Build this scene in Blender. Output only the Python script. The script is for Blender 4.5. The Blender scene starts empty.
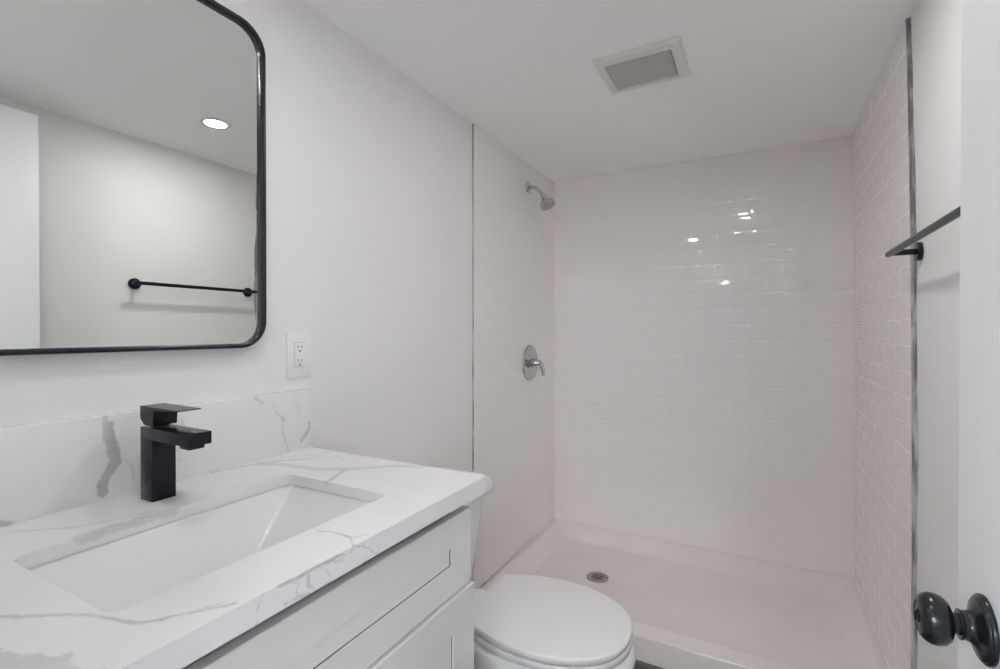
import bpy, bmesh, math, random
from mathutils import Vector, Matrix
random.seed(7)
S = bpy.context.scene
COL = S.collection
PI = math.pi

# ------------------------------------------------------------------ camera, world, exposure
cam_d = bpy.data.cameras.new('camera'); cam = bpy.data.objects.new('camera', cam_d); COL.objects.link(cam)
cam_d.sensor_fit = 'HORIZONTAL'; cam_d.sensor_width = 36.0; cam_d.lens = 482.0 / 1000.0 * 36.0
cam_d.clip_start = 0.01; cam_d.clip_end = 50
cam.location = (1.1007, 0.0, 1.2358)
cam.rotation_euler = (PI / 2 - 0.0066, 0, 0.4961)
S.camera = cam
w = bpy.data.worlds.new('world'); S.world = w; w.use_nodes = True
w.node_tree.nodes['Background'].inputs[0].default_value = (0.9, 0.95, 1.0, 1)
w.node_tree.nodes['Background'].inputs[1].default_value = 0.02
S.view_settings.view_transform = 'Standard'
S.view_settings.look = 'None'
S.view_settings.gamma = 1.0
S.view_settings.use_curve_mapping = False
S.view_settings.exposure = 1.68
S.cycles.max_bounces = 16
S.cycles.diffuse_bounces = 10
S.cycles.glossy_bounces = 8
S.cycles.sample_clamp_indirect = 6.0
S.cycles.caustics_reflective = False
S.cycles.caustics_refractive = False
LAMP = 84.0; SINK_LAMP = 64.0   # radiance of the two downlight lenses in the bathroom
HALL_FILL = 29.0       # fill panels added in the unseen hallway behind the camera
HALL_LAMP = 150.0     # round downlight at the far end of the hallway

# ------------------------------------------------------------------ dimensions (metres; x from the mirror wall, y into the room)
W, H, YB = 1.496, 2.134, 2.717      # room width, ceiling height, shower back wall
YT = 1.785                          # where the shower tile starts
YF = 0.06                           # inner face of the wall with the doorway
CT = 0.919                          # countertop height
def lean(z):                        # the right hand wall leans in a little towards the ceiling
    return -0.021 * max(0.0, z / H) ** 3

# ------------------------------------------------------------------ materials
def mat(name, col, rough=0.5, metal=0.0, coat=0.0, bump=0.0, bscale=60.0, var=0.0, vscale=4.0, spec=0.5):
    m = bpy.data.materials.new(name); m.use_nodes = True
    nt = m.node_tree; b = nt.nodes['Principled BSDF']
    b.inputs['Base Color'].default_value = (*col, 1)
    b.inputs['Roughness'].default_value = rough
    b.inputs['Metallic'].default_value = metal
    b.inputs['Coat Weight'].default_value = coat
    b.inputs['Coat Roughness'].default_value = 0.05
    b.inputs['Specular IOR Level'].default_value = spec
    tc = nt.nodes.new('ShaderNodeTexCoord')
    if var > 0:
        n = nt.nodes.new('ShaderNodeTexNoise'); n.inputs['Scale'].default_value = vscale; n.inputs['Detail'].default_value = 5
        r = nt.nodes.new('ShaderNodeMix'); r.data_type = 'RGBA'
        r.inputs[6].default_value = (*[c * (1 - var) for c in col], 1); r.inputs[7].default_value = (*[min(1, c * (1 + var * .5)) for c in col], 1)
        nt.links.new(tc.outputs['Object'], n.inputs['Vector']); nt.links.new(n.outputs['Fac'], r.inputs[0]); nt.links.new(r.outputs[2], b.inputs['Base Color'])
    if bump > 0:
        n = nt.nodes.new('ShaderNodeTexNoise'); n.inputs['Scale'].default_value = bscale; n.inputs['Detail'].default_value = 3
        bp = nt.nodes.new('ShaderNodeBump'); bp.inputs['Strength'].default_value = bump; bp.inputs['Distance'].default_value = 0.002
        nt.links.new(tc.outputs['Object'], n.inputs['Vector']); nt.links.new(n.outputs['Fac'], bp.inputs['Height']); nt.links.new(bp.outputs['Normal'], b.inputs['Normal'])
    return m

M = {}
M['paint'] = mat('wall_paint', (0.825, 0.818, 0.812), 0.55, bump=0.12, bscale=180, spec=0.35)
M['dimwall'] = mat('dimmed_end_wall', (0.10, 0.11, 0.12), 0.6, bump=0.1, bscale=150)  # unseen end wall made dark so the shower tile does not mirror it brightly
M['ceiling'] = mat('ceiling_paint', (0.93, 0.925, 0.92), 0.7, bump=0.08, bscale=120, spec=0.3)
M['door'] = mat('door_paint', (0.80, 0.815, 0.84), 0.38, bump=0.05, bscale=90)
M['cabinet'] = mat('cabinet_paint', (0.73, 0.73, 0.73), 0.33, bump=0.03, bscale=70)
M['joint'] = mat('shaded_panel_joint', (0.16, 0.145, 0.135), 0.8, var=0.1)  # shade of the panel groove, put in as a dark colour
M['edge'] = mat('raw_cabinet_edge', (0.78, 0.76, 0.66), 0.5, var=0.1, vscale=30)
M['tile'] = mat('glazed_white_tile', (0.87, 0.845, 0.835), 0.035, coat=0.0, bump=0.012, bscale=14)
M['grout'] = mat('white_grout', (0.80, 0.78, 0.765), 0.7, bump=0.1, bscale=300)
M['pan'] = mat('acrylic_pan', (0.83, 0.79, 0.762), 0.22, var=0.07, vscale=5)
M['porcelain'] = mat('white_porcelain', (0.80, 0.80, 0.805), 0.06, coat=0.4, var=0.01)
M['seat'] = mat('white_seat_plastic', (0.79, 0.785, 0.79), 0.22, var=0.01)
M['sink'] = mat('sink_china', (0.76, 0.77, 0.78), 0.22, coat=0.3, var=0.01)
M['black'] = mat('matte_black_metal', (0.012, 0.015, 0.021), 0.27, metal=0.55, bump=0.03, bscale=250, spec=0.6)
M['blackframe'] = mat('black_frame_metal', (0.012, 0.014, 0.022), 0.25, metal=0.3, bump=0.02, bscale=200, spec=0.6)
M['knobblack'] = mat('oiled_black_metal', (0.012, 0.015, 0.020), 0.24, metal=0.4, bump=0.03, bscale=120, spec=0.7)
M['chrome'] = mat('chrome', (0.55, 0.55, 0.56), 0.12, metal=1.0, var=0.02)
M['nickel'] = mat('brushed_nickel', (0.40, 0.38, 0.37), 0.35, metal=1.0, var=0.1, vscale=60)
M['dark'] = mat('dark_opening', (0.01, 0.009, 0.009), 0.8, var=0.1)
M['plastic'] = mat('outlet_plastic', (0.84, 0.84, 0.85), 0.3, var=0.01)
M['fan'] = mat('fan_plastic', (0.74, 0.72, 0.705), 0.45, var=0.02)
M['fangrille'] = mat('dusty_fan_grille', (0.62, 0.60, 0.575), 0.6, var=0.06, vscale=40)

mm = bpy.data.materials.new('mirror_silver'); mm.use_nodes = True
b = mm.node_tree.nodes['Principled BSDF']; b.inputs['Base Color'].default_value = (0.87, 0.885, 0.865, 1); b.inputs['Metallic'].default_value = 1; b.inputs['Roughness'].default_value = 0.0
M['mirror'] = mm

def emissive(name, col, s):
    m = bpy.data.materials.new(name); m.use_nodes = True; nt = m.node_tree
    nt.nodes.remove(nt.nodes['Principled BSDF']); e = nt.nodes.new('ShaderNodeEmission')
    e.inputs[0].default_value = (*col, 1); e.inputs[1].default_value = s
    nt.links.new(e.outputs[0], nt.nodes['Material Output'].inputs[0]); return m
M['lamp'] = emissive('lamp_lens', (1.0, 0.985, 0.975), LAMP)
M['panel'] = emissive('hall_fill_lens', (0.93, 0.965, 1.0), HALL_FILL)
M['sinklamp'] = emissive('sink_lamp_lens', (1.0, 0.990, 0.985), SINK_LAMP)
M['panelweak'] = emissive('hall_fill_lens_dim', (0.93, 0.965, 1.0), HALL_FILL * 0.5)
M['halllamp'] = emissive('hall_lamp_lens', (0.97, 0.985, 1.0), HALL_LAMP)

# ragged grey mortar seen at the tile edge
m = mat('grey_tile_edge', (0.34, 0.345, 0.34), 0.7); nt = m.node_tree; b = nt.nodes['Principled BSDF']
tc = nt.nodes.new('ShaderNodeTexCoord'); mp = nt.nodes.new('ShaderNodeMapping'); mp.inputs['Scale'].default_value = (60, 60, 5)
n = nt.nodes.new('ShaderNodeTexNoise'); n.inputs['Scale'].default_value = 1.6; n.inputs['Detail'].default_value = 4
cr = nt.nodes.new('ShaderNodeValToRGB'); cr.color_ramp.elements[0].position = 0.38; cr.color_ramp.elements[0].color = (0.16, 0.16, 0.16, 1)
cr.color_ramp.elements[1].position = 0.62; cr.color_ramp.elements[1].color = (0.52, 0.53, 0.54, 1)
nt.links.new(tc.outputs['Object'], mp.inputs[0]); nt.links.new(mp.outputs[0], n.inputs[0]); nt.links.new(n.outputs[0], cr.inputs[0]); nt.links.new(cr.outputs[0], b.inputs['Base Color'])
M['tileedge'] = m

# dark grey plank floor
m = mat('grey_plank_floor', (0.1, 0.1, 0.1), 0.45); nt = m.node_tree; b = nt.nodes['Principled BSDF']
tc = nt.nodes.new('ShaderNodeTexCoord'); br = nt.nodes.new('ShaderNodeTexBrick'); br.inputs['Scale'].default_value = 1.0
br.inputs['Brick Width'].default_value = 1.2; br.inputs['Row Height'].default_value = 0.15; br.inputs['Mortar Size'].default_value = 0.002
br.inputs['Color1'].default_value = (0.13, 0.12, 0.115, 1); br.inputs['Color2'].default_value = (0.18, 0.17, 0.16, 1); br.inputs['Mortar'].default_value = (0.04, 0.04, 0.04, 1)
n = nt.nodes.new('ShaderNodeTexNoise'); n.inputs['Scale'].default_value = 3; n.inputs['Detail'].default_value = 8
mp = nt.nodes.new('ShaderNodeMapping'); mp.inputs['Scale'].default_value = (2, 30, 1)
mx = nt.nodes.new('ShaderNodeMix'); mx.data_type = 'RGBA'; mx.blend_type = 'MULTIPLY'; mx.inputs[0].default_value = 0.5
nt.links.new(tc.outputs['Object'], br.inputs[0]); nt.links.new(tc.outputs['Object'], mp.inputs[0]); nt.links.new(mp.outputs[0], n.inputs[0])
nt.links.new(br.outputs[0], mx.inputs[6]); nt.links.new(n.outputs[0], mx.inputs[7]); nt.links.new(mx.outputs[2], b.inputs['Base Color'])
M['floor'] = m

# white quartz with placed veins: (points, half width, softness, strength)
VEINS_TOP = [
    ([(.051,.299),(.085,.322),(.123,.351),(.147,.407),(.162,.452)], .0020, .003, .50),
    ([(.03,.26),(.07,.300),(.110,.345),(.135,.37)], .0010, .002, .35),
    ([(.178,.345),(.176,.385),(.184,.44),(.187,.475)], .011, .004, .40),
    ([(.022,.64),(.030,.69),(.045,.75),(.085,.80),(.120,.83)], .0035, .006, .55),
    ([(.045,.735),(.100,.760),(.148,.765),(.216,.775),(.285,.822),(.344,.880),(.418,.908)], .0095, .009, .36),
    ([(.045,.80),(.080,.845),(.130,.860),(.176,.866),(.201,.857)], .0018, .002, .45),
    ([(.266,.798),(.280,.760),(.294,.729),(.295,.717)], .0050, .003, .50),
    ([(.480,.533),(.520,.541),(.550,.540),(.562,.528),(.573,.522)], .0016, .002, .60),
    ([(.548,.540),(.556,.552),(.562,.560)], .0015, .002, .45),
    ([(.20,.10),(.30,.165),(.36,.204),(.44,.255),(.478,.262),(.500,.268),(.511,.274),(.531,.301),(.562,.345)], .0030, .003, .50),
    ([(.515,.275),(.536,.312),(.55,.345)], .0016, .002, .40),
    ([(.43,.13),(.447,.168),(.480,.178),(.505,.19),(.535,.185),(.56,.195)], .020, .003, .42),
]
VEINS_FRONT = [  # on x = .573 : (y, z)
    ([(.373,.919),(.367,.905),(.369,.893),(.363,.884)], .0007, .0015, .75),
    ([(.408,.919),(.424,.908),(.420,.897),(.429,.886)], .0016, .002, .55),
    ([(.436,.919),(.443,.909),(.440,.898),(.449,.890)], .0022, .003, .60),
    ([(.395,.919),(.420,.917),(.455,.915),(.485,.916),(.503,.913)], .0022, .0022, .70),
    ([(.478,.917),(.488,.909),(.500,.906)], .0018, .003, .55),
    ([(.405,.890),(.430,.889),(.440,.885)], .0030, .002, .45),
    ([(.522,.919),(.548,.905),(.560,.893),(.575,.885)], .0012, .002, .55),
    ([(.440,.919),(.470,.908),(.478,.893)], .0009, .0015, .55),
    ([(.500,.919),(.515,.912),(.522,.917)], .0010, .0015, .50),
]
VEINS_SPLASH = [  # on x = .02 : (y, z)
    ([(.441,1.078),(.441,1.066),(.444,1.058)], .0035, .002, .55),
    ([(.447,1.058),(.448,1.036),(.452,1.018),(.456,1.000),(.456,.988)], .0100, .0025, .66),
    ([(.455,.988),(.447,.974),(.441,.960),(.437,.948),(.437,.937)], .0085, .0025, .66),
    ([(.466,.990),(.474,.986),(.482,.977),(.486,.962),(.486,.948)], .0020, .0025, .40),
    ([(.428,.948),(.430,.935),(.437,.928)], .0016, .0015, .65),
    ([(.500,1.068),(.501,1.060)], .0009, .001, .5),
    ([(.575,1.050),(.582,1.035),(.576,1.015),(.570,.99),(.573,.96)], .0012, .002, .55),
    ([(.745,1.078),(.757,1.066),(.765,1.058)], .0045, .004, .40),
    ([(.795,1.050),(.806,1.030),(.823,1.010),(.822,.985),(.828,.955),(.840,.925)], .0022, .003, .50),
    ([(.818,1.014),(.826,1.006)], .0045, .003, .50),
    ([(.862,1.050),(.868,1.030),(.872,1.012)], .0060, .008, .18),
    ([(.880,.945),(.893,.955),(.903,.968),(.905,.985)], .0045, .003, .60),
    ([(.300,.925),(.309,.921)], .0050, .003, .6),
]
def quartz():
    m = mat('white_quartz', (0.87, 0.87, 0.875), 0.14, spec=0.5); nt = m.node_tree; N = nt.nodes; L = nt.links; b = N['Principled BSDF']
    geo = N.new('ShaderNodeNewGeometry')
    def vm(op, *a):
        n = N.new('ShaderNodeVectorMath'); n.operation = op
        for i, x in enumerate(a):
            if hasattr(x, 'type') and hasattr(x, 'node'): L.new(x, n.inputs[3 if (op == 'SCALE' and i == 1) else i])
            elif op == 'SCALE' and i == 1: n.inputs[3].default_value = x
            else: n.inputs[i].default_value = x
        return n.outputs['Value'] if op in ('DOT_PRODUCT', 'LENGTH', 'DISTANCE') else n.outputs['Vector']
    def mt(op, *a, clamp=False):
        n = N.new('ShaderNodeMath'); n.operation = op; n.use_clamp = clamp
        for i, x in enumerate(a):
            if hasattr(x, 'node'): L.new(x, n.inputs[i])
            else: n.inputs[i].default_value = x
        return n.outputs[0]
    def noise(scale, detail, color=False):
        n = N.new('ShaderNodeTexNoise'); n.inputs['Scale'].default_value = scale; n.inputs['Detail'].default_value = detail; n.inputs['Roughness'].default_value = 0.6
        L.new(geo.outputs['Position'], n.inputs['Vector']); return n.outputs['Color' if color else 'Fac']
    warp = vm('SCALE', vm('SUBTRACT', noise(38, 5, True), (.52, .52, .52)), 0.014)
    p = vm('ADD', geo.outputs['Position'], warp)
    wid = mt('MULTIPLY_ADD', noise(45, 3), 1.6, 0.2)          # the veins swell and thin out
    fade = mt('MULTIPLY_ADD', noise(16, 2), 1.4, 0.25, clamp=True)
    total = None; prev = None
    for group, conv in ((VEINS_TOP, lambda q: (q[0], q[1], CT)), (VEINS_FRONT, lambda q: (.573, q[0], q[1])), (VEINS_SPLASH, lambda q: (.02, q[0], q[1]))):
        for pts, hw, soft, st in group:
            d = None; P = [Vector(conv(q)) for q in pts]
            for A, B in zip(P[:-1], P[1:]):
                ba = B - A; k = ba / ba.dot(ba)
                pp = p if prev is None else vm('MULTIPLY_ADD', prev, (1e-7, 1e-7, 1e-7), p)   # evaluated one after the other
                pa = vm('SUBTRACT', pp, tuple(A))
                h = mt('MULTIPLY', vm('DOT_PRODUCT', pa, tuple(k)), 1.0, clamp=True)
                dd = vm('LENGTH', vm('SUBTRACT', pa, vm('SCALE', tuple(ba), h))); prev = dd
                d = dd if d is None else mt('MINIMUM', d, dd)
            v = mt('SUBTRACT', mt('MULTIPLY', wid, hw), d)
            v = mt('MULTIPLY_ADD', v, 1.0 / (soft * 1.5), 0.5, clamp=True)
            v = mt('MULTIPLY', v, st * (0.78 if hw > .003 else (0.72 if pts[0][0] > .36 and pts[0][1] > .88 and hw < .004 else 0.9)))
            total = v if total is None else mt('MAXIMUM', total, v); prev = total
    total = mt('MULTIPLY', total, fade)
    cl = mt('MULTIPLY', mt('SUBTRACT', noise(3.2, 3), 0.52, clamp=True), 0.35)   # faint clouding
    total = mt('ADD', total, cl, clamp=True)
    mx = N.new('ShaderNodeMix'); mx.data_type = 'RGBA'
    mx.inputs[6].default_value = (0.80, 0.80, 0.812, 1); mx.inputs[7].default_value = (0.26, 0.25, 0.24, 1)
    L.new(total, mx.inputs[0]); L.new(mx.outputs[2], b.inputs['Base Color'])
    return m
M['quartz'] = quartz()

# ------------------------------------------------------------------ mesh helpers
def finish(name, bm, m, parent=None, smooth=True, ang=35, origin=None, loc=None):
    bmesh.ops.recalc_face_normals(bm, faces=bm.faces)
    me = bpy.data.meshes.new(name); bm.to_mesh(me); bm.free()
    for mt_ in (m if isinstance(m, (list, tuple)) else [m]): me.materials.append(mt_)
    o = bpy.data.objects.new(name, me); COL.objects.link(o)
    if smooth:
        for p in me.polygons: p.use_smooth = True
        if hasattr(me, 'set_sharp_from_angle'): me.set_sharp_from_angle(angle=math.radians(ang))
    if origin is not None:                # move the origin to a world point, geometry stays put
        me.transform(Matrix.Translation(-Vector(origin))); o.location = origin
    if parent is not None:
        o.parent = parent
        base = world_loc(parent)
        if origin is not None: o.location = Vector(origin) - base
        else: me.transform(Matrix.Translation(-base))
    return o
def world_loc(o):
    v = Vector(o.location)
    while o.parent: o = o.parent; v += Vector(o.location)
    return v
def box(bm, a, b, bev=0.0, seg=2):
    x0, y0, z0 = a; x1, y1, z1 = b
    r = bmesh.ops.create_cube(bm, size=1, matrix=Matrix.Translation(((x0 + x1) / 2, (y0 + y1) / 2, (z0 + z1) / 2)) @ Matrix.Diagonal((abs(x1 - x0), abs(y1 - y0), abs(z1 - z0), 1)))
    if bev > 0:
        es = {e for v in r['verts'] for e in v.link_edges}
        bmesh.ops.bevel(bm, geom=list(es), offset=bev, segments=seg, affect='EDGES', profile=0.5)
def ngon_ring(bm, pts): return [bm.verts.new(p) for p in pts]
def bridge(bm, a, b):
    n = len(a)
    for i in range(n):
        bm.faces.new((a[i], a[(i + 1) % n], b[(i + 1) % n], b[i]))
def loft(bm, rings, cap0=True, cap1=True):
    R = [ngon_ring(bm, r) for r in rings]
    for a, b_ in zip(R[:-1], R[1:]): bridge(bm, a, b_)
    if cap0: bm.faces.new(R[0][::-1])
    if cap1: bm.faces.new(R[-1])
    return R
def frame_of(d):
    d = Vector(d).normalized(); up = Vector((0, 0, 1)) if abs(d.z) < 0.95 else Vector((0, 1, 0))
    u = d.cross(up).normalized(); return d, u, u.cross(d)
def lathe(bm, base, axis, prof, n=40, cap0=True, cap1=True, su=1.0, sv=1.0):
    d, u, v = frame_of(axis); base = Vector(base)
    rings = [[base + d * t + u * (r * su * math.cos(2 * PI * k / n)) + v * (r * sv * math.sin(2 * PI * k / n)) for k in range(n)] for t, r in prof]
    loft(bm, rings, cap0, cap1)
def tube(bm, pts, rad, n=16, cap=True):
    P = [Vector(p) for p in pts]; rings = []
    pu = None
    for i, p in enumerate(P):
        d = (P[min(i + 1, len(P) - 1)] - P[max(i - 1, 0)]).normalized()
        if pu is None: _, u, v = frame_of(d)
        else: u = (pu - d * pu.dot(d)).normalized(); v = u.cross(d)
        pu = u; r = rad[i] if isinstance(rad, (list, tuple)) else rad
        rings.append([p + u * (r * math.cos(2 * PI * k / n)) + v * (r * math.sin(2 * PI * k / n)) for k in range(n)])
    loft(bm, rings, cap, cap)
def rrect(x0, x1, y0, y1, r, z, n=6):
    out = []
    for cx_, cy_, a0 in ((x1 - r, y1 - r, 0), (x0 + r, y1 - r, 90), (x0 + r, y0 + r, 180), (x1 - r, y0 + r, 270)):
        for k in range(n + 1):
            a = math.radians(a0 + 90 * k / n); out.append(Vector((cx_ + r * math.cos(a), cy_ + r * math.sin(a), z)))
    return out
def smoothpath(pts, n=8):
    P = [Vector(p) for p in pts]; out = []
    for i in range(len(P) - 1):
        p0 = P[max(i - 1, 0)]; p1 = P[i]; p2 = P[i + 1]; p3 = P[min(i + 2, len(P) - 1)]
        for k in range(n):
            t = k / n; out.append(.5 * ((2 * p1) + (p2 - p0) * t + (2 * p0 - 5 * p1 + 4 * p2 - p3) * t * t + (3 * p1 - p0 - 3 * p2 + p3) * t ** 3))
    out.append(P[-1]); return out

def tag(o, label, cat, group=None, kind=None):
    if label: o['label'] = label
    if cat: o['category'] = cat
    if group: o['group'] = group
    if kind: o['kind'] = kind
    return o
def struct(o, label, cat): return tag(o, label, cat, kind='structure')
def thing(name, label, cat, loc, group=None):
    o = bpy.data.objects.new(name, None); COL.objects.link(o); o.location = loc; o.empty_display_size = 0.05
    return tag(o, label, cat, group)
def copy_tree(o, parent=None):
    c = o.copy(); COL.objects.link(c); c.parent = parent
    for ch in list(o.children): copy_tree(ch, c)
    return c
def simple_box(name, a, b, m, label, cat, bend=False):
    bm = bmesh.new()
    if not bend: box(bm, a, b)
    else:
        zs = [a[2] + (b[2] - a[2]) * k / 16 for k in range(17)]
        loft(bm, [[Vector((a[0] + lean(z), a[1], z)), Vector((b[0], a[1], z)), Vector((b[0], b[1], z)), Vector((a[0] + lean(z), b[1], z))] for z in zs])
    return struct(finish(name, bm, m, smooth=bend, ang=20), label, cat)

# ------------------------------------------------------------------ the room
simple_box('floor', (-1.0, -5.4, -0.05), (2.1, YB + 0.1, 0.0), M['floor'], 'dark grey plank floor between toilet and shower curb', 'floor')
simple_box('ceiling', (-1.0, -5.4, H), (2.1, YB + 0.1, H + 0.08), M['ceiling'], 'flat white painted bathroom ceiling with fan and downlights', 'ceiling')
simple_box('wall_left', (-0.1, YF - 0.11, 0), (0.0, YB + 0.1, H), M['paint'], 'white painted wall carrying mirror and outlet', 'wall')
simple_box('wall_right', (W, YF, 0), (W + 0.14, YB + 0.1, H), M['paint'], 'white painted wall behind the towel bar', 'wall', bend=True)
simple_box('wall_back', (0.0, YB + 0.008, 0), (W, YB + 0.1, H), M['paint'], 'wall behind the shower back tile', 'wall')
DX0, DX1, DH = 0.655, 1.345, 2.062     # the doorway the photograph is taken from
bm = bmesh.new()
box(bm, (0.0, YF - 0.11, 0), (DX0, YF, H)); box(bm, (DX1, YF - 0.11, 0), (W + 0.14, YF, H)); box(bm, (DX0, YF - 0.11, DH), (DX1, YF, H))
struct(finish('wall_front', bm, M['paint'], smooth=False), 'white painted wall with the doorway', 'wall')
bm = bmesh.new()
for x0, x1 in ((DX0, DX0 + .015), (DX1 - .015, DX1)): box(bm, (x0, YF - 0.115, 0), (x1, YF + .002, DH), .001)
box(bm, (DX0, YF - 0.115, DH - .015), (DX1, YF + .002, DH), .001)
struct(finish('trim_1', bm, M['door']), 'white door jamb lining the doorway', 'trim')
# hallway behind the camera
simple_box('wall_hall_left', (-1.0, -5.3, 0), (-0.9, YF - 0.05, H), M['paint'], 'left wall of the hallway outside', 'wall')
simple_box('wall_hall_right', (2.0, -5.3, 0), (2.1, YF - 0.05, H), M['paint'], 'right wall of the hallway outside', 'wall')
simple_box('wall_hall_end', (-1.0, -5.4, 0), (2.1, -5.3, H), M['dimwall'], 'end wall of the hallway outside', 'wall')
simple_box('wall_hall_near_left', (-1.0, YF - 0.11, 0), (-0.1, YF - 0.01, H), M['paint'], 'hallway wall left of the bathroom', 'wall')
simple_box('wall_hall_near_right', (W + 0.14, YF - 0.11, 0), (2.1, YF - 0.01, H), M['paint'], 'hallway wall right of the bathroom', 'wall')

# ------------------------------------------------------------------ shower tile: every tile is modelled with rounded edges
TW, TH, Z0 = 0.1545, 0.0778, 0.1035
def tile_surface(name, u0, u1, joint_u, to3, label, seed, back):
    rnd = random.Random(seed); bm = bmesh.new(); row = 0; z = Z0
    def quad(ps, mi):
        f = bm.faces.new([bm.verts.new(to3(*p)) for p in ps]); f.material_index = mi
    while z < H - 0.004:
        z1 = min(z + TH, H)
        off = joint_u + (TW / 2 if row % 2 else 0)
        k = math.floor((u0 - off) / TW); u = off + k * TW
        while u < u1 - 0.002:
            a, b_ = max(u, u0), min(u + TW, u1)
            if b_ - a > 0.006:
                tu, tv = rnd.gauss(0, .0018), rnd.gauss(0, .0018)
                cu, cv = (a + b_) / 2, (z + z1) / 2; rings = []
                for ins, hgt in ((0.0004, 0.0), (0.0007, 0.00008), (0.0022, 0.00030), (0.0050, 0.00050), (0.0085, 0.00060), (0.0120, 0.00062), (0.0135, 0.00062)):
                    pts = []
                    for uu, vv in ((a + ins, z + ins), (b_ - ins, z + ins), (b_ - ins, z1 - ins), (a + ins, z1 - ins)):
                        pts.append(to3(uu, vv, hgt + (tu * (uu - cu) + tv * (vv - cv) if hgt > 0.0005 else 0)))
                    rings.append([bm.verts.new(p) for p in pts])
                for r0, r1 in zip(rings[:-1], rings[1:]): bridge(bm, r0, r1)
                bm.faces.new(rings[-1])
            u += TW
        z += TH; row += 1
    n = 12                                       # grout bed and body behind the tiles
    zs = [Z0 - .004 + (H - Z0 + .004) * k / n for k in range(n + 1)]
    rr = []
    for zz in zs: rr.append([bm.verts.new(to3(uu, zz, hh)) for uu, hh in ((u0, 0.0001), (u1, 0.0001), (u1, -back), (u0, -back))])
    for r0, r1 in zip(rr[:-1], rr[1:]):
        for i in range(4):
            f = bm.faces.new((r0[i], r0[(i + 1) % 4], r1[(i + 1) % 4], r1[i])); f.material_index = 1
    f = bm.faces.new(rr[0]); f.material_index = 1; f = bm.faces.new(rr[-1]); f.material_index = 1
    return struct(finish(name, bm, [M['tile'], M['grout']], smooth=True, ang=80), label, 'tiled wall')
tile_surface('wall_shower_back', 0.0, W, 1.050, lambda u, z, h: Vector((min(u, W + lean(z) - .0105), YB - h, z)), 'glossy white subway tile across the back of the shower', 3, 0.007)
tile_surface('wall_shower_left', YT, YB, YB - .03, lambda u, z, h: Vector((.004 + h, u, z)), 'glossy white subway tile behind the shower head', 5, 0.0035)
tile_surface('wall_shower_right', YT, YB, YB - .05, lambda u, z, h: Vector((W + lean(z) - .010 - h, u, z)), 'glossy white subway tile at the right of the shower', 8, 0.0095)
# exposed edges of the tile
bm = bmesh.new(); box(bm, (0.0, YT - .0035, 0.48), (0.0052, YT - .0001, H))
struct(finish('trim_2', bm, M['tileedge'], smooth=False), 'thin grey metal edge where the left shower tile begins', 'trim')
bm = bmesh.new(); rnd = random.Random(2); rings = []
nz = 90
for k in range(nz + 1):
    z = 0.0 + H * k / nz; x = W + lean(z)
    wv = .0025 * math.sin(z * 9) + .0015 * math.sin(z * 23) + rnd.uniform(-.001, .001)
    rings.append([Vector((x - .0112, YT - .001, z)), Vector((x - .0112, YT - .005, z)), Vector((x - .0005, YT - .013 - wv * 2, z)), Vector((x + .004, YT - .001, z))])
loft(bm, rings)
struct(finish('trim_3', bm, M['tileedge'], ang=60), 'ragged grey mortar edge where the right shower tile begins', 'trim')

# ------------------------------------------------------------------ shower pan
YC = 1.833
pan = thing('shower_pan', 'low white acrylic shower pan with a raised curb, under the tiled walls', 'shower pan', (W / 2, (YC + YB) / 2, 0))
bm = bmesh.new()
g = .0045; X0, X1, Y0, Y1 = 0.0057, W - .0117, YC, YB - .0016
CW = .085  # width of the curb top
def pring(sx0, sx1, sy0, sy1, z, r): return rrect(X0 + sx0, X1 - sx1, Y0 + sy0, Y1 - sy1, r, z, 6)
rings = [pring(0, 0, 0, 0, 0.0, .003), pring(0, 0, 0, 0, .084, .003), pring(.0001, .0001, .0022, .0001, .0900, .003), pring(.0003, .0003, .0045, .0003, .0918, .003)]
HF = {1: (.084, .100), 2: (.0900, .1015), 3: (.0918, .1025)}
# the flange along the walls is a little higher than the curb: handled by a height function
def zwall(p, zc, zw):
    t = min(1, max(0, (p.y - (YC + .03)) / .08)); t = t * t * (3 - 2 * t); return zc + (zw - zc) * t
for k_, (za, zb) in HF.items():
    for p in rings[k_]: p.z = zwall(p, za, zb)
prof = [(.0006, .006, .0006, .0925, .1033), (.0016, .009, .0016, .0924, .1034), (.026, CW * .80, .026, .0910, .1030), (.030, CW * .93, .030, .0895, .1020), (.034, CW + .002, .034, .0850, .0985),
         (.060, CW + .022, .058, .0620, .0735), (.086, CW + .042, .084, .0470, .0500), (.094, CW + .052, .092, .0425, .0440), (.104, CW + .060, .102, .0405, .0415), (.118, CW + .068, .118, .0395, .0402)]
rad = [.003, .003, .014, .018, .020, .032, .046, .050, .056, .062]
for (s, f_, bk, zc, zw), r in zip(prof, rad):
    rg = pring(s, s, f_, bk, 0, r)
    for p in rg: p.z = zwall(p, zc, zw)
    rings.append(rg)
dc = Vector((.402, 2.291, .0325))
last = rings[-1]
for t, in ((.3,), (.6,), (.8,)):
    rings.append([p.lerp(Vector((dc.x, dc.y, dc.z)) + (p - dc).normalized() * .055, t) for p in last])
    for p in rings[-1]: p.z = .0400 - .006 * t
rings.append([Vector((dc.x, dc.y, 0)) + Vector(((p - dc).x, (p - dc).y, 0)).normalized() * .056 + Vector((0, 0, .0325)) for p in last])
loft(bm, rings)
finish('basin', bm, M['pan'], pan, ang=28)
dr = bmesh.new(); lathe(dr, (dc.x, dc.y, .0318), (0, 0, 1), [(0, .053), (.0030, .053), (.0042, .0515), (.0042, .034), (.0040, .033)], 40)
drain = finish('drain', dr, M['nickel'], pan, origin=(dc.x, dc.y, .0318))
bm = bmesh.new()
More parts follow.
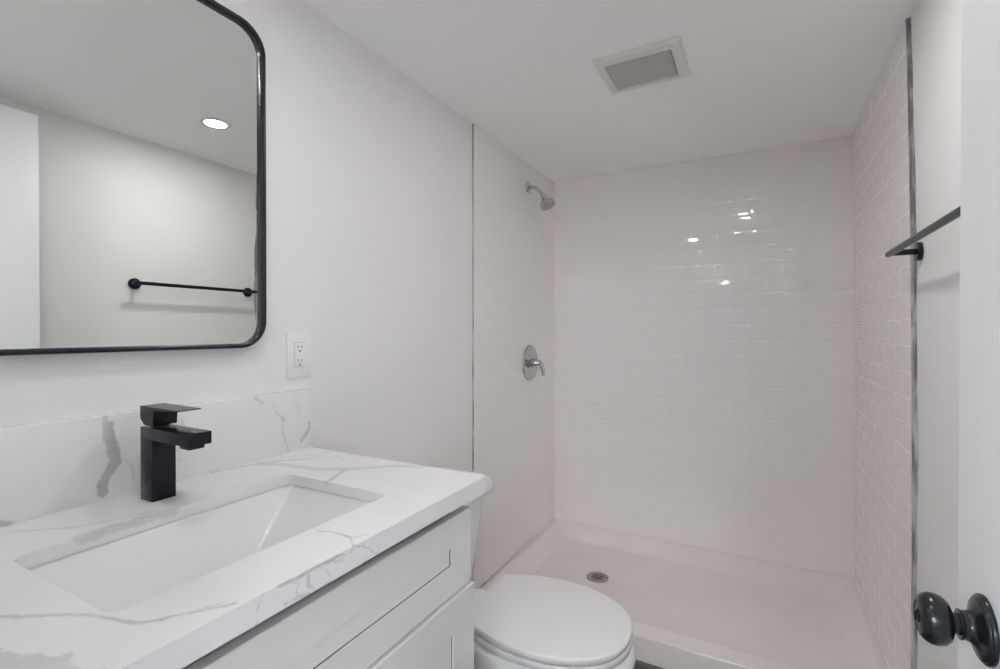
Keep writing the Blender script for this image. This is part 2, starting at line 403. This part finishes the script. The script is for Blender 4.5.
for k in range(-2, 3):                       # the dark slots of the grate
    xx = k * .0112; hl = math.sqrt(max(0, .031 ** 2 - xx ** 2))
    r = rrect(dc.x + xx - .0022, dc.x + xx + .0022, dc.y - hl, dc.y + hl, .0021, .0356, 3); loft(bm, [r, [p + Vector((0, 0, .0006)) for p in r]])
tag(finish('drain_slots', bm, M['dark'], drain, smooth=False), 'dark slots of the drain grate', None)

# white caulk where the tile meets the pan
bm = bmesh.new()
def bead(a, b_, n1):
    a, b_, n1 = Vector(a), Vector(b_), Vector(n1); r = .0060
    sec_ = lambda p: [p + n1 * (r * math.cos(t) - .001) + Vector((0, 0, r * math.sin(t))) for t in [PI / 2 * k / 5 for k in range(6)]] + [p - n1 * .001 + Vector((0, 0, -.001))]
    loft(bm, [sec_(a), sec_(b_)])
bead((.0056, YC + .10, .1033), (.0056, YB - .002, .1033), (1, 0, 0)); bead((.006, YB - .0015, .1033), (W - .012, YB - .0015, .1033), (0, -1, 0)); bead((W - .0115, YC + .10, .1033), (W - .0115, YB - .002, .1033), (-1, 0, 0))
struct(finish('trim_4', bm, M['pan'], ang=60), 'white caulk bead between shower tile and pan', 'trim')

# ------------------------------------------------------------------ vanity cabinet
cab = thing('vanity_cabinet', 'white shaker vanity cabinet under the marbled counter', 'vanity cabinet', (.28, .49, 0))
bm = bmesh.new()
for a_, b_ in (((.004, .105, .10), (.532, .123, .8845)), ((.004, .863, .10), (.532, .881, .8845)), ((.004, .122, .10), (.012, .864, .8845)), ((.011, .122, .10), (.514, .864, .118)),
               ((.513, .122, .10), (.532, .864, .135)), ((.513, .122, .13), (.532, .150, .86)), ((.513, .836, .13), (.532, .864, .86)), ((.450, .105, 0), (.46, .881, .105)), ((.004, .105, 0), (.455, .115, .105)), ((.004, .871, 0), (.455, .881, .105))): box(bm, a_, b_)
finish('carcass', bm, M['cabinet'], cab)
def shaker(y0, y1, z0, z1, x0, x1, st, rl, rec=.0035):
    bm = bmesh.new(); e = .0015
    def R(a, b_, x): return [Vector((x, y0 + a, z0 + b_)), Vector((x, y1 - a, z0 + b_)), Vector((x, y1 - a, z1 - b_)), Vector((x, y0 + a, z1 - b_))]
    loft(bm, [R(0, 0, x0), R(0, 0, x1 - e), R(e, e, x1), R(st, rl, x1), R(st + .0004, rl + .0004, x1 - .0004), R(st + .0005, rl + .0005, x1 - rec + .0003), R(st + .0005, rl + .0005, x1 - rec - .004), R(st + .0028, rl + .0022, x1 - rec - .004), R(st + .0028, rl + .0022, x1 - rec - .0003), R(st + .0034, rl + .0028, x1 - rec)])
    bm.faces.ensure_lookup_table()
    for f in bm.faces:                       # the joint between rail and panel, its shade put into the colour
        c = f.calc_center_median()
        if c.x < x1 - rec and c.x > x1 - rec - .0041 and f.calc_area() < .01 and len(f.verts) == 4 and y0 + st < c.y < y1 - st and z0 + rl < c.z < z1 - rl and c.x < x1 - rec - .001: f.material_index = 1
    return bm
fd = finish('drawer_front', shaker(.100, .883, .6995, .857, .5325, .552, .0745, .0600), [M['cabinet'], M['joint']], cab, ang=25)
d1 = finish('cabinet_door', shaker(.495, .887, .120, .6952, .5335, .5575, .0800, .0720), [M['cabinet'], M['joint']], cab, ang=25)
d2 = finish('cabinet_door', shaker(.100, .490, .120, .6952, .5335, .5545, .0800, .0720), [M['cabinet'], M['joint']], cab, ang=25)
bm = bmesh.new(); lathe(bm, (.5545, .878, .6945), (0, 0, 1), [(0, .0035), (.0016, .0035), (.0022, .0025)], 16)
tag(finish('bumper', bm, M['edge'], d1), 'tiny beige bumper at the top corner', None)

# ------------------------------------------------------------------ countertop with the sink cut out
HX0, HX1, HY0, HY1 = .182, .467, .263, .717
CX1, CY0, CY1 = .573, .075, .9115
def slab_with_hole(bm, z0, z1):
    inner = rrect(HX0, HX1, HY0, HY1, .020, z1, 6); outer = [Vector((CX1, CY1, z1)), Vector((0.002, CY1, z1)), Vector((0.002, CY0, z1)), Vector((CX1, CY0, z1))]
    res = []
    for z in (z1, z0):
        I = [bm.verts.new((p.x, p.y, z)) for p in inner]; O = [bm.verts.new((p.x, p.y, z)) for p in outer]; res.append((I, O))
        for c in range(4):
            for k in range(6): bm.faces.new((O[c], I[c * 7 + k], I[c * 7 + k + 1]))
            bm.faces.new((O[c], I[c * 7 + 6], I[((c + 1) * 7) % 28], O[(c + 1) % 4]))
    bridge(bm, res[0][0], res[1][0]); bridge(bm, res[0][1], res[1][1])
bm = bmesh.new(); slab_with_hole(bm, .899, CT)
outer_e = [e for e in bm.edges if e.calc_length() > .2 and len(e.link_faces) == 2 and abs(e.calc_face_angle(0)) > 1.2 and all(abs(v.co.z - CT) < 1e-5 for v in e.verts)]
bmesh.ops.bevel(bm, geom=outer_e, offset=.0012, segments=2, affect='EDGES')
box(bm, (CX1 - .022, CY0, .8855), (CX1 - .00002, CY1, .9005)); box(bm, (.002, CY1 - .022, .8855), (CX1 - .021, CY1 - .00002, .9005))
ct = finish('countertop', bm, M['quartz'], smooth=True, ang=25)
tag(ct, 'white marbled quartz countertop on the vanity, with grey veins', 'countertop')
bm = bmesh.new(); box(bm, (-.0015, CY0, CT + .0001), (.020, CY1 - .001, 1.078), .0006)
tag(finish('backsplash', bm, M['quartz']), 'low marbled quartz backsplash on the wall behind the faucet', 'backsplash')

# sink
sink = thing('sink', 'rectangular white undermount sink below the black faucet', 'sink', (.325, .49, .76))
bm = bmesh.new(); e = .006
inn = [rrect(HX0 - .004, HX1 + .004, HY0 - .004, HY1 + .004, .020, .8988), rrect(HX0 - .004, HX1 + .004, HY0 - .004, HY1 + .004, .020, .8950),
       rrect(HX0 + .000, HX1 - .000, HY0 + .001, HY1 - .001, .012, .8900),
       rrect(HX0 + .036, HX1 - .020, HY0 + .100, HY1 - .100, .005, .800), rrect(HX0 + .041, HX1 - .025, HY0 + .108, HY1 - .108, .008, .7940),
       rrect(HX0 + .060, HX1 - .044, HY0 + .130, HY1 - .130, .02, .7905)]
out = [rrect(HX0 - .030, HX1 + .030, HY0 - .030, HY1 + .030, .03, .8988), rrect(HX0 - .030, HX1 + .030, HY0 - .030, HY1 + .030, .03, .890),
       rrect(HX0 - .016, HX1 + .016, HY0 - .014, HY1 + .014, .03, .880), rrect(HX0 + .02, HX1 - .005, HY0 + .08, HY1 - .08, .03, .782)]
loft(bm, out[::-1] + inn)
finish('basin', bm, M['sink'], sink, ang=22)
bm = bmesh.new(); lathe(bm, (.325, .49, .7906), (0, 0, 1), [(0, .031), (.002, .031), (.003, .028), (.003, .022), (.001, .020), (.0045, .018), (.006, .012)], 32)
tag(finish('drain', bm, M['black'], sink), 'black pop-up drain', None)

# ------------------------------------------------------------------ faucet
fx0, fx1, fy0, fy1 = .072, .113, .475, .517
fau = thing('faucet', 'matte black square single-handle faucet on the counter behind the sink', 'faucet', (.093, .498, CT))
bm = bmesh.new(); box(bm, (fx0, fy0, CT + .0002), (fx1, fy1, 1.034), .0012)
box(bm, (fx0, fy0, 1.0338), (.229, fy1, 1.0565), .0012)
finish('body', bm, M['black'], fau)
bm = bmesh.new(); box(bm, (.192, fy0 + .006, 1.0265), (.222, fy1 - .008, 1.0342), .002)
finish('aerator', bm, M['black'], fau)
bm = bmesh.new()
sec = lambda y: [Vector((fx0 + .014, y, 1.0605)), Vector((fx1 + .004, y, 1.0605)), Vector((fx1 + .006, y, 1.0900)), Vector((.197, y, 1.0930)), Vector((.1975, y, 1.0948)), Vector((fx0, y, 1.0955)), Vector((fx0, y, 1.0720))]
loft(bm, [sec(fy0), sec(fy1)])
bmesh.ops.bevel(bm, geom=list(bm.edges), offset=.0007, segments=2, affect='EDGES')
hd = finish('handle', bm, M['black'], fau, ang=30)
bm = bmesh.new(); lathe(bm, (fx1 + .0045, .498, 1.078), (1, 0, 0), [(0, .0042), (.0018, .0042), (.0024, .0032)], 20)
finish('set_screw_cap', bm, M['black'], hd)
bm = bmesh.new(); lathe(bm, ((fx0 + fx1) / 2 + .003, .498, 1.0574), (0, 0, 1), [(0, .016), (.0032, .016)], 24)
finish('cartridge_collar', bm, M['black'], fau)

# ------------------------------------------------------------------ mirror
MY0, MY1, MZ0, MZ1 = .205, .776, 1.196, 1.977
mir = thing('wall_mirror', 'large rounded mirror in a thin black frame on the wall above the sink', 'mirror', (0, (MY0 + MY1) / 2, MZ0))
def yz_rr(ins, x, r, n=14):
    return [Vector((x, p.x, p.y)) for p in rrect(MY0 + ins, MY1 - ins, MZ0 + ins, MZ1 - ins, r, 0, n)]
bm = bmesh.new(); R0 = .066
sects = [(0, .0005, R0), (0, .0205, R0), (.0010, .0235, R0 - .001), (.0035, .0250, R0 - .0035), (.0068, .0250, R0 - .0068), (.0095, .0235, R0 - .0095), (.0105, .0205, R0 - .0105), (.0105, .0100, R0 - .0105), (.0105, .0005, R0 - .0105)]
rings = [ngon_ring(bm, yz_rr(*s)) for s in sects]
for a, b_ in zip(rings, rings[1:] + rings[:1]): bridge(bm, a, b_)
finish('frame', bm, M['blackframe'], mir, ang=40)
bm = bmesh.new(); loft(bm, [yz_rr(.0095, .006, R0 - .0095), yz_rr(.0095, .012, R0 - .0095)])
tag(finish('mirror_glass', bm, M['mirror'], mir, smooth=False), 'silvered mirror glass', None)

# ------------------------------------------------------------------ outlet
oy, oz = .886, 1.173
out_ = thing('wall_outlet', 'white double power outlet on the wall right of the mirror', 'power outlet', (0, oy, oz - .062))
bm = bmesh.new()
loft(bm, [[Vector((x, oy - .038 + i, oz - .062 + i)), Vector((x, oy + .038 - i, oz - .062 + i)), Vector((x, oy + .038 - i, oz + .062 - i)), Vector((x, oy - .038 + i, oz + .062 - i))] for x, i in ((.0003, 0), (.0035, 0), (.0055, .0015), (.0065, .004))])
finish('cover_plate', bm, M['plastic'], out_, ang=50)
bm = bmesh.new(); box(bm, (.0062, oy - .0165, oz - .0335), (.0066, oy + .0165, oz + .0335)); 
tag(finish('insert_gap', bm, M['nickel'], out_, smooth=False), 'thin dark gap around the sockets', None)
rc = None
bm = bmesh.new(); box(bm, (.0063, oy - .0158, oz - .0325), (.0078, oy + .0158, oz + .0325), .0006)
rc = finish('receptacle', bm, M['plastic'], out_)
for s in (1, -1):
    bm = bmesh.new(); cz = oz + s * .0185
    for yy, hh in ((-.0058, .0042), (.0058, .0034)): box(bm, (.0077, oy + yy - .0009, cz + .003 - hh), (.0080, oy + yy + .0009, cz + .003 + hh))
    lathe(bm, (.0077, oy, cz - .0085), (1, 0, 0), [(0, .0026), (.0003, .0026)], 14)
    tag(finish('socket_holes', bm, M['dark'], rc, smooth=False), 'dark slots of one socket', None)

# ------------------------------------------------------------------ toilet
TC = 1.282
toi = thing('toilet', 'white two-piece toilet with closed lid between vanity and shower', 'toilet', (.40, TC, 0))
def egg(xb, xt, hw, hb, z, n=64, xm=None, pw=2.25, pe=1.0):
    # outline: straight back of half width hb at xb, widest (hw) at xm, rounded front tip at xt
    xm = xm if xm is not None else xb + (xt - xb) * .46; half = []
    q = n // 2
    for k in range(q + 1):
        t = k / q
        if t < .40:
            s = t / .40; x = xb + (xm - xb) * s; y = hb + (hw - hb) * math.sin(s * PI / 2) ** pe
        else:
            a = (t - .40) / .60 * PI / 2; x = xm + (xt - xm) * math.sin(a) ** (2 / 2.1); y = hw * abs(math.cos(a)) ** (2 / pw)
        half.append((x, y))
    r = [Vector((x, TC + y, z)) for x, y in half] + [Vector((x, TC - y, z)) for x, y in half[-2::-1]]
    return r
bm = bmesh.new()
loft(bm, [egg(.23, .56, .115, .105, 0), egg(.23, .565, .118, .105, .02), egg(.225, .575, .112, .105, .07), egg(.215, .61, .120, .100, .16), egg(.20, .690, .148, .085, .24, pe=1.5), egg(.19, .775, .182, .075, .30, pe=2),
          egg(.185, .808, .196, .070, .340, pe=3), egg(.185, .810, .197, .070, .360, pe=3), egg(.186, .806, .194, .070, .374, pe=3), egg(.188, .801, .190, .069, .3840, pe=3), egg(.190, .798, .188, .068, .3865, pe=3), egg(.21, .75, .15, .06, .3868, pe=3)])
finish('bowl', bm, M['porcelain'], toi, ang=60)
bm = bmesh.new()                             # deck that carries the hinges and the tank
loft(bm, [rrect(.03, .40, TC - .074, TC + .074, .03, z) for z in (.32, .380)] + [rrect(.033, .397, TC - .072, TC + .072, .028, .3845), rrect(.04, .39, TC - .066, TC + .066, .022, .3862)])
finish('deck', bm, M['porcelain'], toi, ang=50)
def slab(z0, z1, xb, xt, hw, hb, ed):
    bm = bmesh.new()
    loft(bm, [egg(xb + .001, xt - .001, hw - .001, hb - .001, z0), egg(xb, xt, hw, hb, z0 + .0008), egg(xb, xt, hw, hb, z1 - ed), egg(xb + ed * .4, xt - ed * .4, hw - ed * .4, hb - ed * .4, z1 - ed * .3), egg(xb + ed * 1.4, xt - ed * 1.4, hw - ed * 1.4, hb - ed * 1.4, z1)])
    return bm
finish('seat', slab(.3900, .4078, .348, .800, .1895, .136, .0012), M['seat'], toi, ang=60)
bm = slab(.4120, .4295, .350, .799, .189, .136, .0035)
lid = finish('lid', bm, M['seat'], toi, ang=60)
for s in (1, -1):
    bm = bmesh.new(); box(bm, (.324, TC + s * .060 - .013, .3855), (.356, TC + s * .060 + .013, .4040), .005, 3); lathe(bm, (.352, TC + s * .060 - .015, .4075), (0, 1, 0), [(0, .006), (.030, .006)], 18)
    finish('hinge', bm, M['seat'], toi)
bm = bmesh.new()
loft(bm, [rrect(.045, .215, 1.120, 1.435, .03, .388), rrect(.035, .228, 1.110, 1.445, .035, .42), rrect(.028, .250, 1.095, 1.462, .04, .60), rrect(.026, .256, 1.090, 1.466, .04, .6810)])
finish('tank', bm, M['porcelain'], toi, ang=60)
bm = bmesh.new()
LT = lambda i, z: rrect(.016 + i, .287 - i, 1.075 + i, 1.485 - i, .034, z, 10)
loft(bm, [LT(.012, .681), LT(.003, .682), LT(0, .687), LT(.001, .702), LT(.006, .718), LT(.014, .730), LT(.030, .739), LT(.055, .744), LT(.09, .746)])
finish('tank_lid', bm, M['porcelain'], toi, ang=70)
bm = bmesh.new(); lathe(bm, (.247, TC - .13, .635), (1, 0, 0), [(0, .014), (.01, .013), (.014, .008)], 20); tube(bm, [(.257, TC - .13, .635), (.265, TC - .10, .630), (.265, TC - .055, .625)], [.006, .006, .005], 12)
tag(finish('flush_lever', bm, M['chrome'], toi), 'chrome flush lever', None)

# ------------------------------------------------------------------ shower head and valve
sy, sz = 2.338, 2.003
sh = thing('shower_fixture', 'small chrome shower head on a bent arm high on the left tile', 'shower head', (.005, sy, sz))
bm = bmesh.new(); lathe(bm, (.0055, sy, sz), (1, 0, 0), [(0, .029), (.004, .029), (.008, .025), (.011, .014), (.012, .010)], 32)
finish('flange', bm, M['chrome'], sh)
bm = bmesh.new(); path = smoothpath([(.008, sy, sz), (.038, sy, sz - .002), (.062, sy, sz - .016), (.082, sy, sz - .040), (.095, sy, sz - .060)], 6)
tube(bm, path, .0095, 18); finish('arm', bm, M['chrome'], sh)
ax = Vector((.46, 0, -.89)).normalized(); hb_ = Vector((.091, sy, sz - .052))
bm = bmesh.new(); lathe(bm, hb_, ax, [(0, .011), (.006, .015), (.018, .015), (.024, .017), (.034, .029), (.046, .038), (.058, .041), (.068, .0405), (.072, .037), (.072, .033), (.070, .031)], 40)
hd_ = finish('spray_head', bm, M['chrome'], sh)
bm = bmesh.new(); lathe(bm, hb_ + ax * .0695, ax, [(0, .031), (.0016, .030), (.002, .020)], 30)
tag(finish('spray_face', bm, M['nickel'], hd_), 'darker grey spray face', None)
vy, vz = 2.362, 1.066
sv = thing('shower_valve', 'round chrome shower valve with a curved lever on the left tile', 'shower valve', (.005, vy, vz))
bm = bmesh.new(); lathe(bm, (.0055, vy, vz), (1, 0, 0), [(0, .096), (.003, .096), (.007, .092), (.009, .083), (.007, .070), (.010, .050), (.014, .036), (.016, .028)], 48, su=.98)
finish('escutcheon', bm, M['chrome'], sv, ang=50)
bm = bmesh.new(); lathe(bm, (.0200, vy, vz), (1, 0, 0), [(0, .024), (.016, .024), (.020, .022), (.040, .019), (.048, .014), (.051, .006)], 32)
hub = finish('hub', bm, M['chrome'], sv, ang=50)
bm = bmesh.new(); pth = smoothpath([(.046, vy, vz + .004), (.062, vy + .003, vz + .001), (.074, vy + .006, vz - .016), (.079, vy + .008, vz - .040), (.083, vy + .010, vz - .066)], 6)
tube(bm, pth, [.014 - .0065 * k / (len(pth) - 1) for k in range(len(pth))], 18)
finish('lever', bm, M['chrome'], sv)

# ------------------------------------------------------------------ towel bar on the right wall
bz = 1.457; wx = W + lean(bz); ya, yb = 1.163, 1.725
tb = thing('towel_bar', 'black metal towel bar on the right wall beside the shower', 'towel bar', (wx, (ya + yb) / 2, bz))
bm = bmesh.new(); tube(bm, [(wx - .066, ya - .033, bz), (wx - .066, yb + .028, bz)], .0085, 24)
finish('bar', bm, M['black'], tb)
for y in (ya, yb):
    bm = bmesh.new(); lathe(bm, (wx - .011, y, bz), (-1, 0, 0), [(0, .0085), (.054, .0085)], 20)
    post = finish('post', bm, M['black'], tb, origin=(wx - .011, y, bz))
    bm = bmesh.new(); lathe(bm, (wx - .0005, y, bz), (-1, 0, 0), [(0, .0255), (.009, .0255), (.011, .0245), (.0115, .022)], 32)
    finish('rosette', bm, M['black'], post)

# ------------------------------------------------------------------ the open door with its knob
DXF = 1.310; DYE = .771
bm = bmesh.new(); box(bm, (DXF, .108, .012), (DXF + .035, DYE, 2.045), .0015)
door = struct(finish('door_1', bm, M['door'], origin=(DXF + .0175, .108, 0.012)), 'plain white door standing open against the right wall', 'door')
ky, kz = .687, .922
bm = bmesh.new(); lathe(bm, (DXF - .0002, ky, kz), (-1, 0, 0), [(0, .0345), (.0030, .0345), (.0042, .0335), (.0048, .0320), (.0060, .0315), (.0072, .0295), (.0085, .0255), (.0105, .0185), (.0125, .0160), (.0160, .0148), (.0195, .0145), (.0210, .0155), (.0218, .0150), (.0218, .0110)], 48)
ros = tag(finish('knob_rosette', bm, M['knobblack'], door, ang=40), 'black round rosette of the door knob', None)
bm = bmesh.new(); lathe(bm, (DXF - .021, ky, kz), (-1, 0, 0), [(-.003, .0105), (.006, .0105), (.0072, .0150), (.0095, .0205), (.0140, .0245), (.0200, .0263), (.0255, .0258), (.0300, .0236), (.0335, .0200), (.0350, .0168), (.0346, .0150), (.0338, .0140), (.0345, .0127), (.0348, .0085)], 48)
knob = tag(finish('door_knob', bm, M['knobblack'], door, ang=60), 'black rounded door knob', None)
bm = bmesh.new(); lathe(bm, (DXF - .0557, ky, kz), (-1, 0, 0), [(0, .0070), (.0012, .0070), (.0016, .0060)], 24); box(bm, (DXF - .0590, ky - .0012, kz - .0050), (DXF - .0569, ky + .0012, kz + .0050), .0004)
finish('turn_button', bm, M['knobblack'], knob)

# ------------------------------------------------------------------ exhaust fan in the ceiling
fan = thing('exhaust_fan', 'white square exhaust fan grille on the ceiling before the shower', 'exhaust fan', (.743, 1.678, H))
bm = bmesh.new()
FR = lambda i, z: [Vector((.604 + i, 1.552 + i, z)), Vector((.883 - i, 1.552 + i, z)), Vector((.883 - i, 1.800 - i, z)), Vector((.604 + i, 1.800 - i, z))]
rr_ = [ngon_ring(bm, FR(i, z)) for i, z in ((0, H - .0003), (0, H - .004), (.010, H - .012), (.030, H - .017), (.034, H - .015), (.036, H - .006), (.036, H - .0003))]
for a, b_ in zip(rr_, rr_[1:] + rr_[:1]): bridge(bm, a, b_)
finish('cover_frame', bm, M['fan'], fan, ang=12)
bm = bmesh.new()
for k in range(24):                          # fine parallel slats across the opening
    y = 1.589 + k * .0073
    box(bm, (.641, y, H - .0135), (.846, y + .0042, H - .0105))
box(bm, (.641, 1.588, H - .0080), (.846, 1.764, H - .0050))
tag(finish('grille', bm, M['fangrille'], fan, smooth=False), 'darker grey grille panel', None)

# ------------------------------------------------------------------ recessed downlights
def downlight(x, y, lens, label, grp, r=.041):
    t = thing('recessed_light', label, 'ceiling light', (x, y, H), grp)
    bm = bmesh.new(); prof_ = [(.0003, r + .018), (.003, r + .018), (.0055, r + .014), (.0055, r + .004), (.0042, r), (.0003, r)]
    n = 48; rg = [[bm.verts.new((x + q * math.cos(2 * PI * k / n), y + q * math.sin(2 * PI * k / n), H - h_)) for k in range(n)] for h_, q in prof_]
    for a, b_ in zip(rg, rg[1:] + rg[:1]): bridge(bm, a, b_)
    finish('trim_ring', bm, M['fan'], t)
    bm = bmesh.new(); lathe(bm, (x, y, H - .0003), (0, 0, -1), [(0, r - .0005), (.0030, r - .0005), (.0034, r - .002)], 48)
    tag(finish('lens', bm, lens, t), 'glowing white lens', None)
    return t
downlight(.995, 1.250, M['lamp'], 'glowing round downlight in the ceiling, seen in the mirror', None)
downlight(.52, .40, M['sinklamp'], 'round downlight in the ceiling above the sink', None)
downlight(.50, -4.75, M['halllamp'], 'round downlight at the far end of the hallway', None, r=.065)
for px, py, mp_ in ((-.62, -2.4, 'panel'), (-.62, -3.8, 'panel'), (1.74, -2.4, 'panelweak'), (1.74, -3.8, 'panelweak')):  # panels added to send fill light through the doorway, clear of tile reflections
    if True:
        t = thing('fill_panel', 'added fill panel on the ceiling of the unseen hallway', 'ceiling light', (px, py, H), 'added hallway fill panels')
        bm = bmesh.new()
        q = lambda i, z: [Vector((px - .22 + i, py - .46 + i, z)), Vector((px + .22 - i, py - .46 + i, z)), Vector((px + .22 - i, py + .46 - i, z)), Vector((px - .22 + i, py + .46 - i, z))]
        rg = [ngon_ring(bm, q(i, z)) for i, z in ((0, H - .0003), (0, H - .012), (.018, H - .012), (.020, H - .008), (.020, H - .0003))]
        for a, b_ in zip(rg, rg[1:] + rg[:1]): bridge(bm, a, b_)
        finish('fill_panel_frame', bm, M['fan'], t, ang=20)
        bm = bmesh.new(); box(bm, (px - .20, py - .44, H - .009), (px + .20, py + .44, H - .004))
        tag(finish('fill_panel_face', bm, M[mp_], t, smooth=False), 'glowing white face of the added fill panel', None)
